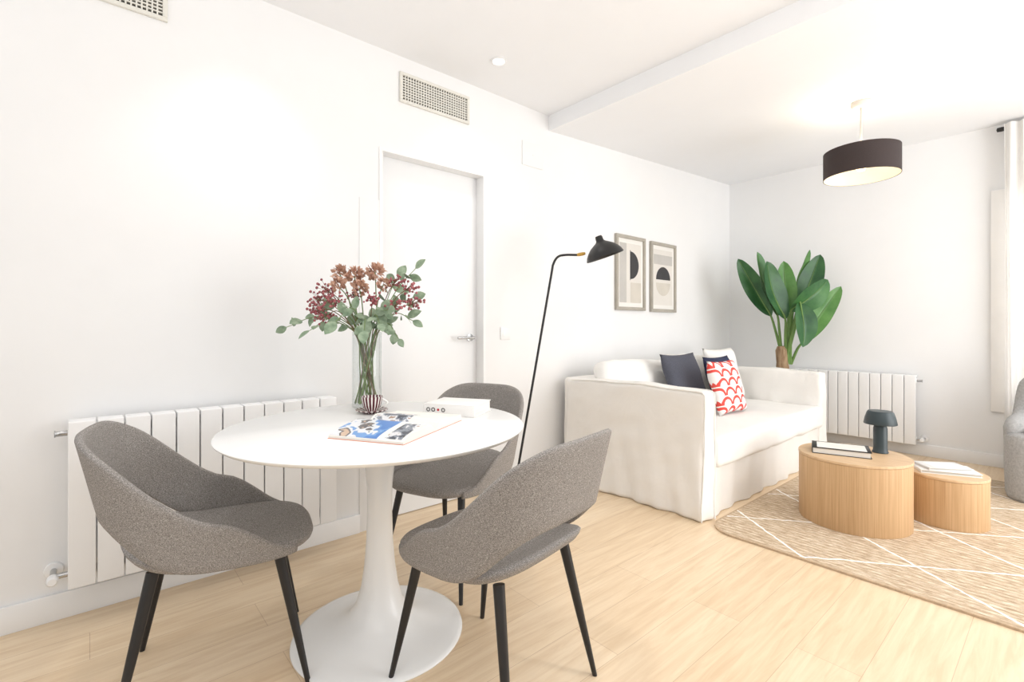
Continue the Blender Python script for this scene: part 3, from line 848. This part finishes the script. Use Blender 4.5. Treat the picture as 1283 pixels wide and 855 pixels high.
# ------------------------------------------------------------------ pendant lamp
PX, PY = 1.594, 3.92; PZ = ceil_z(PY)
t = thing('pendant_lamp', 'pendant lamp with a dark brown drum shade hanging from the ceiling', 'pendant lamp', (PX, PY, PZ))
obj('ceiling_rose', lathe(B(), [(0, -.004), (.058, -.004), (.058, -.026), (.049, -.040), (0, -.042)], 40), ROSE, t)
obj('cord', tube(B(), [(0, 0, -.03), (0, 0, -.345)], .006, 8), ROSE, t)
zt, zb, rs = 2.297 - PZ, 2.119 - PZ, .214
sh = obj('lamp_shade', lathe(B(), [(rs, zb), (rs + .002, zb), (rs + .002, zt), (rs, zt), (rs, zb)], 64), SHADE_OUT, t)
obj('shade_lining', lathe(B(), [(rs - .003, zb + .001), (rs - .0005, zb + .001), (rs - .0005, zt - .001), (rs - .003, zt - .001), (rs - .003, zb + .001)], 64), SHADE_IN, t)
b = B()
for k in range(3):
    a = 2 * PI * k / 3; tube(b, [(0, 0, zt - .02), (rs * math.cos(a), rs * math.sin(a), zt - .008)], .002, 6)
tube(b, [(0, 0, zt - .015), (0, 0, zt - .065)], .016, 12)
obj('lamp_holder', b, W_TRIM, t)
b = B(); lathe(b, [(0, zt - .14), (.02, zt - .137), (.03, zt - .12), (.03, zt - .105), (.018, zt - .075), (.014, zt - .065), (0, zt - .065)], 24)
obj('bulb', b, BULB, t)

# ------------------------------------------------------------------ big plant behind the sofa
PB = Vector((.758, 4.95, 0))
t = thing('potted_plant', 'tall green plant with broad paddle leaves in the corner behind the sofa', 'plant', PB)
obj('pot', lathe(B(), [(0, 0), (.12, 0), (.13, .01), (.165, .28), (.17, .30), (.16, .30), (.155, .27), (0, .27)], 40), POT, t)
obj('soil', lathe(B(), [(0, .272), (.15, .272), (.154, .276), (0, .285)], 32), SOIL, t)
b = B(); tube(b, smooth_path([(0, 0, .27), (-.01, .0, .5), (-.02, -.03, .74), (-.03, -.045, .93)], 5), [.048] * 6 + [.054] * 5 + [.048] * 4 + [.030], 14)
obj('trunk', b, TRUNK, t)
QM = .00751
def ps(px, py, dep=0.): return RIGHT * ((px - 985) * QM) - FWD * dep + Vector((0, 0, 1.11 + (410 - py) * QM))
LV = [ # base px,py  tip px,py  depth base, tip   width px  normal turn  material bow
    (966, 396, 926, 324, .00, -.02, 24, -.6, LEAF2, -.08),
    (970, 396, 945, 317, .06, .06, 23, .5, LEAF, -.06),
    (975, 400, 951, 330, .12, .14, 29, .2, LEAF2, -.08),
    (986, 392, 979, 328, .02, .04, 24, -.3, LEAF3, -.05),
    (996, 384, 1015, 313, -.02, .0, 19, .8, LEAF3, -.06),
    (1002, 386, 1028, 319, .02, .0, 27, -.4, LEAF2, -.06),
    (982, 390, 1022, 353, .12, .18, 28, .4, LEAF, .10),
    (989, 380, 987, 434, .16, .24, 28, .1, LEAF2, .08),
    (998, 430, 1045, 360, .08, .10, 24, -.2, LEAF3, -.06),
    (995, 408, 1031, 368, .04, .06, 19, .6, LEAF, -.05),
]
for i, (bx_, by_, tx, ty, d0, d1, wpx, turn, m_, bow) in enumerate(LV):
    p0, p1 = ps(bx_, by_, d0), ps(tx, ty, d1)
    nv = -FWD + RIGHT * turn + Vector((0, 0, .25))
    lf = obj('leaf', leaf(B(), p0, p1, wpx * QM, nv, bow, .42, 20, 8, .92, .007, .6), m_, t, ang=180, recalc=False)
    root = FWD * random.uniform(.01, .05) + RIGHT * random.uniform(-.02, .07) + Vector((0, 0, .76))
    dn = (p1 - p0).normalized(); nn = (nv - dn * nv.dot(dn)).normalized(); Lf = (p1 - p0).length
    mid = [p0 + (p1 - p0) * s + nn * (bow * Lf * math.sin(PI * s) + .003) for s in (.2, .4, .6, .8, .94)]
    path = smooth_path([root, root.lerp(p0, .6) + Vector((0, 0, .02)), p0] + mid, 4)
    b = tube(B(), path, [.015 - .0125 * min(1, k / 18) - .001 * (k > 22) for k in range(len(path))], 8)
    obj('petiole', b, PETIOLE, lf)

# ------------------------------------------------------------------ armchair at the right edge
t = thing('armchair', 'grey boucle armchair with a rounded back at the right edge of the photo', 'armchair', (2.605, 4.72, RZ), PI)
obj('base', squircle(B(), .385, .37, 4.5, [(0, .0), (.9, .0), (.955, .006), (.97, .03), (.985, .2), (.985, .36), (.975, .40), (.95, .415), (.8, .42), (0, .42)], 64), PALEG, t, ang=180)
obj('backrest', band(B(), .325, .31, 4., .11, lambda a: .30, lambda a: smooth_tab([(0, .76), (44, .755), (52, .72), (58, .56), (66, .50), (100, .49), (130, .48)], math.degrees(a), 4), lambda a: .10, .3, R(-120), R(120), 84, 6, 6), PALEG, t, ang=180)
obj('seat_cushion', squircle(B(), .28, .30, 3.6, [(0, .40), (.9, .40), (.98, .41), (1, .435), (.98, .455), (.9, .468), (.5, .475), (0, .477)], 48, yoff=.05), PALEG, t, ang=180)

# ------------------------------------------------------------------ lights
def light(name, typ, loc, power, col=(1, 1, 1), size=.1, rot=(0, 0, 0), **k):
    l = bpy.data.lights.new(name, typ); l.energy = power; l.color = col
    for a, v in k.items(): setattr(l, a, v)
    if typ == 'AREA': l.size = size
    else: l.shadow_soft_size = size
    o = bpy.data.objects.new(name, l); COL.objects.link(o); o.location = loc; o.rotation_euler = rot
    return o
light('downlight_door', 'SPOT', (.333, 1.803, HC - .02), 7, (1, .975, .95), .04, spot_size=R(110), spot_blend=1.)
light('downlight_radiator', 'SPOT', (.36, .52, HC - .02), 16, (1, .98, .96), .04, spot_size=R(95), spot_blend=1.)
light('downlight_table', 'SPOT', (1.6, .6, HC - .02), 26, (1, .985, .96), .05, spot_size=R(100), spot_blend=.9)
light('downlight_hall', 'SPOT', (2.6, 1.7, HC - .02), 32, (1, .985, .96), .05, spot_size=R(110), spot_blend=1.)
light('pendant_glow', 'POINT', (PX, PY, 2.20), 2.6, (1, .90, .74), .05)
light('pendant_uplight', 'SPOT', (PX, PY, 2.285), 7.5, (1, .88, .69), .05, (PI, 0, 0), spot_size=R(165), spot_blend=1.)
light('rear_fill', 'AREA', (2.6, -1.55, 1.45), 15, (1, 1, 1), 3.2, (R(90), 0, 0), shape='RECTANGLE', size_y=2.2)  # added fill behind the camera, no window is built there
light('right_fill', 'AREA', (4.15, 3.6, 1.4), 82, (1, 1, 1), 2.6, (0, R(90), 0), shape='RECTANGLE', size_y=2.2)  # fill light added at the open right side, away from the real window
light('ceiling_fill', 'AREA', (3.2, .1, 1.5), 46, (.99, .993, 1), 1.6, (R(180), 0, 0), shape='RECTANGLE', size_y=2.4)  # unseen panel aimed upward, added to brighten the dining ceiling
light('living_ceiling_fill', 'AREA', (3.6, 3.2, 1.3), 6, (1, .995, .98), 1.0, (R(180), 0, 0), shape='RECTANGLE', size_y=1.6)  # second added upward panel, lifts the living-room ceiling
w = bpy.data.worlds.new('soft_daylight'); SC.world = w; w.use_nodes = True
w.node_tree.nodes['Background'].inputs['Color'].default_value = (.995, .998, 1, 1)
w.node_tree.nodes['Background'].inputs['Strength'].default_value = .61

# ------------------------------------------------------------------ camera
cam = bpy.data.cameras.new('camera'); co = bpy.data.objects.new('camera', cam); COL.objects.link(co)
cam.sensor_fit = 'HORIZONTAL'; cam.sensor_width = 36; cam.lens = 36 * 610 / 1283; cam.shift_y = -17.5 / 1283
cam.clip_start = .05
co.location = (2.53, 0, 1.11); co.rotation_euler = (PI / 2, 0, TH)
SC.camera = co
SC.view_settings.view_transform = 'Standard'
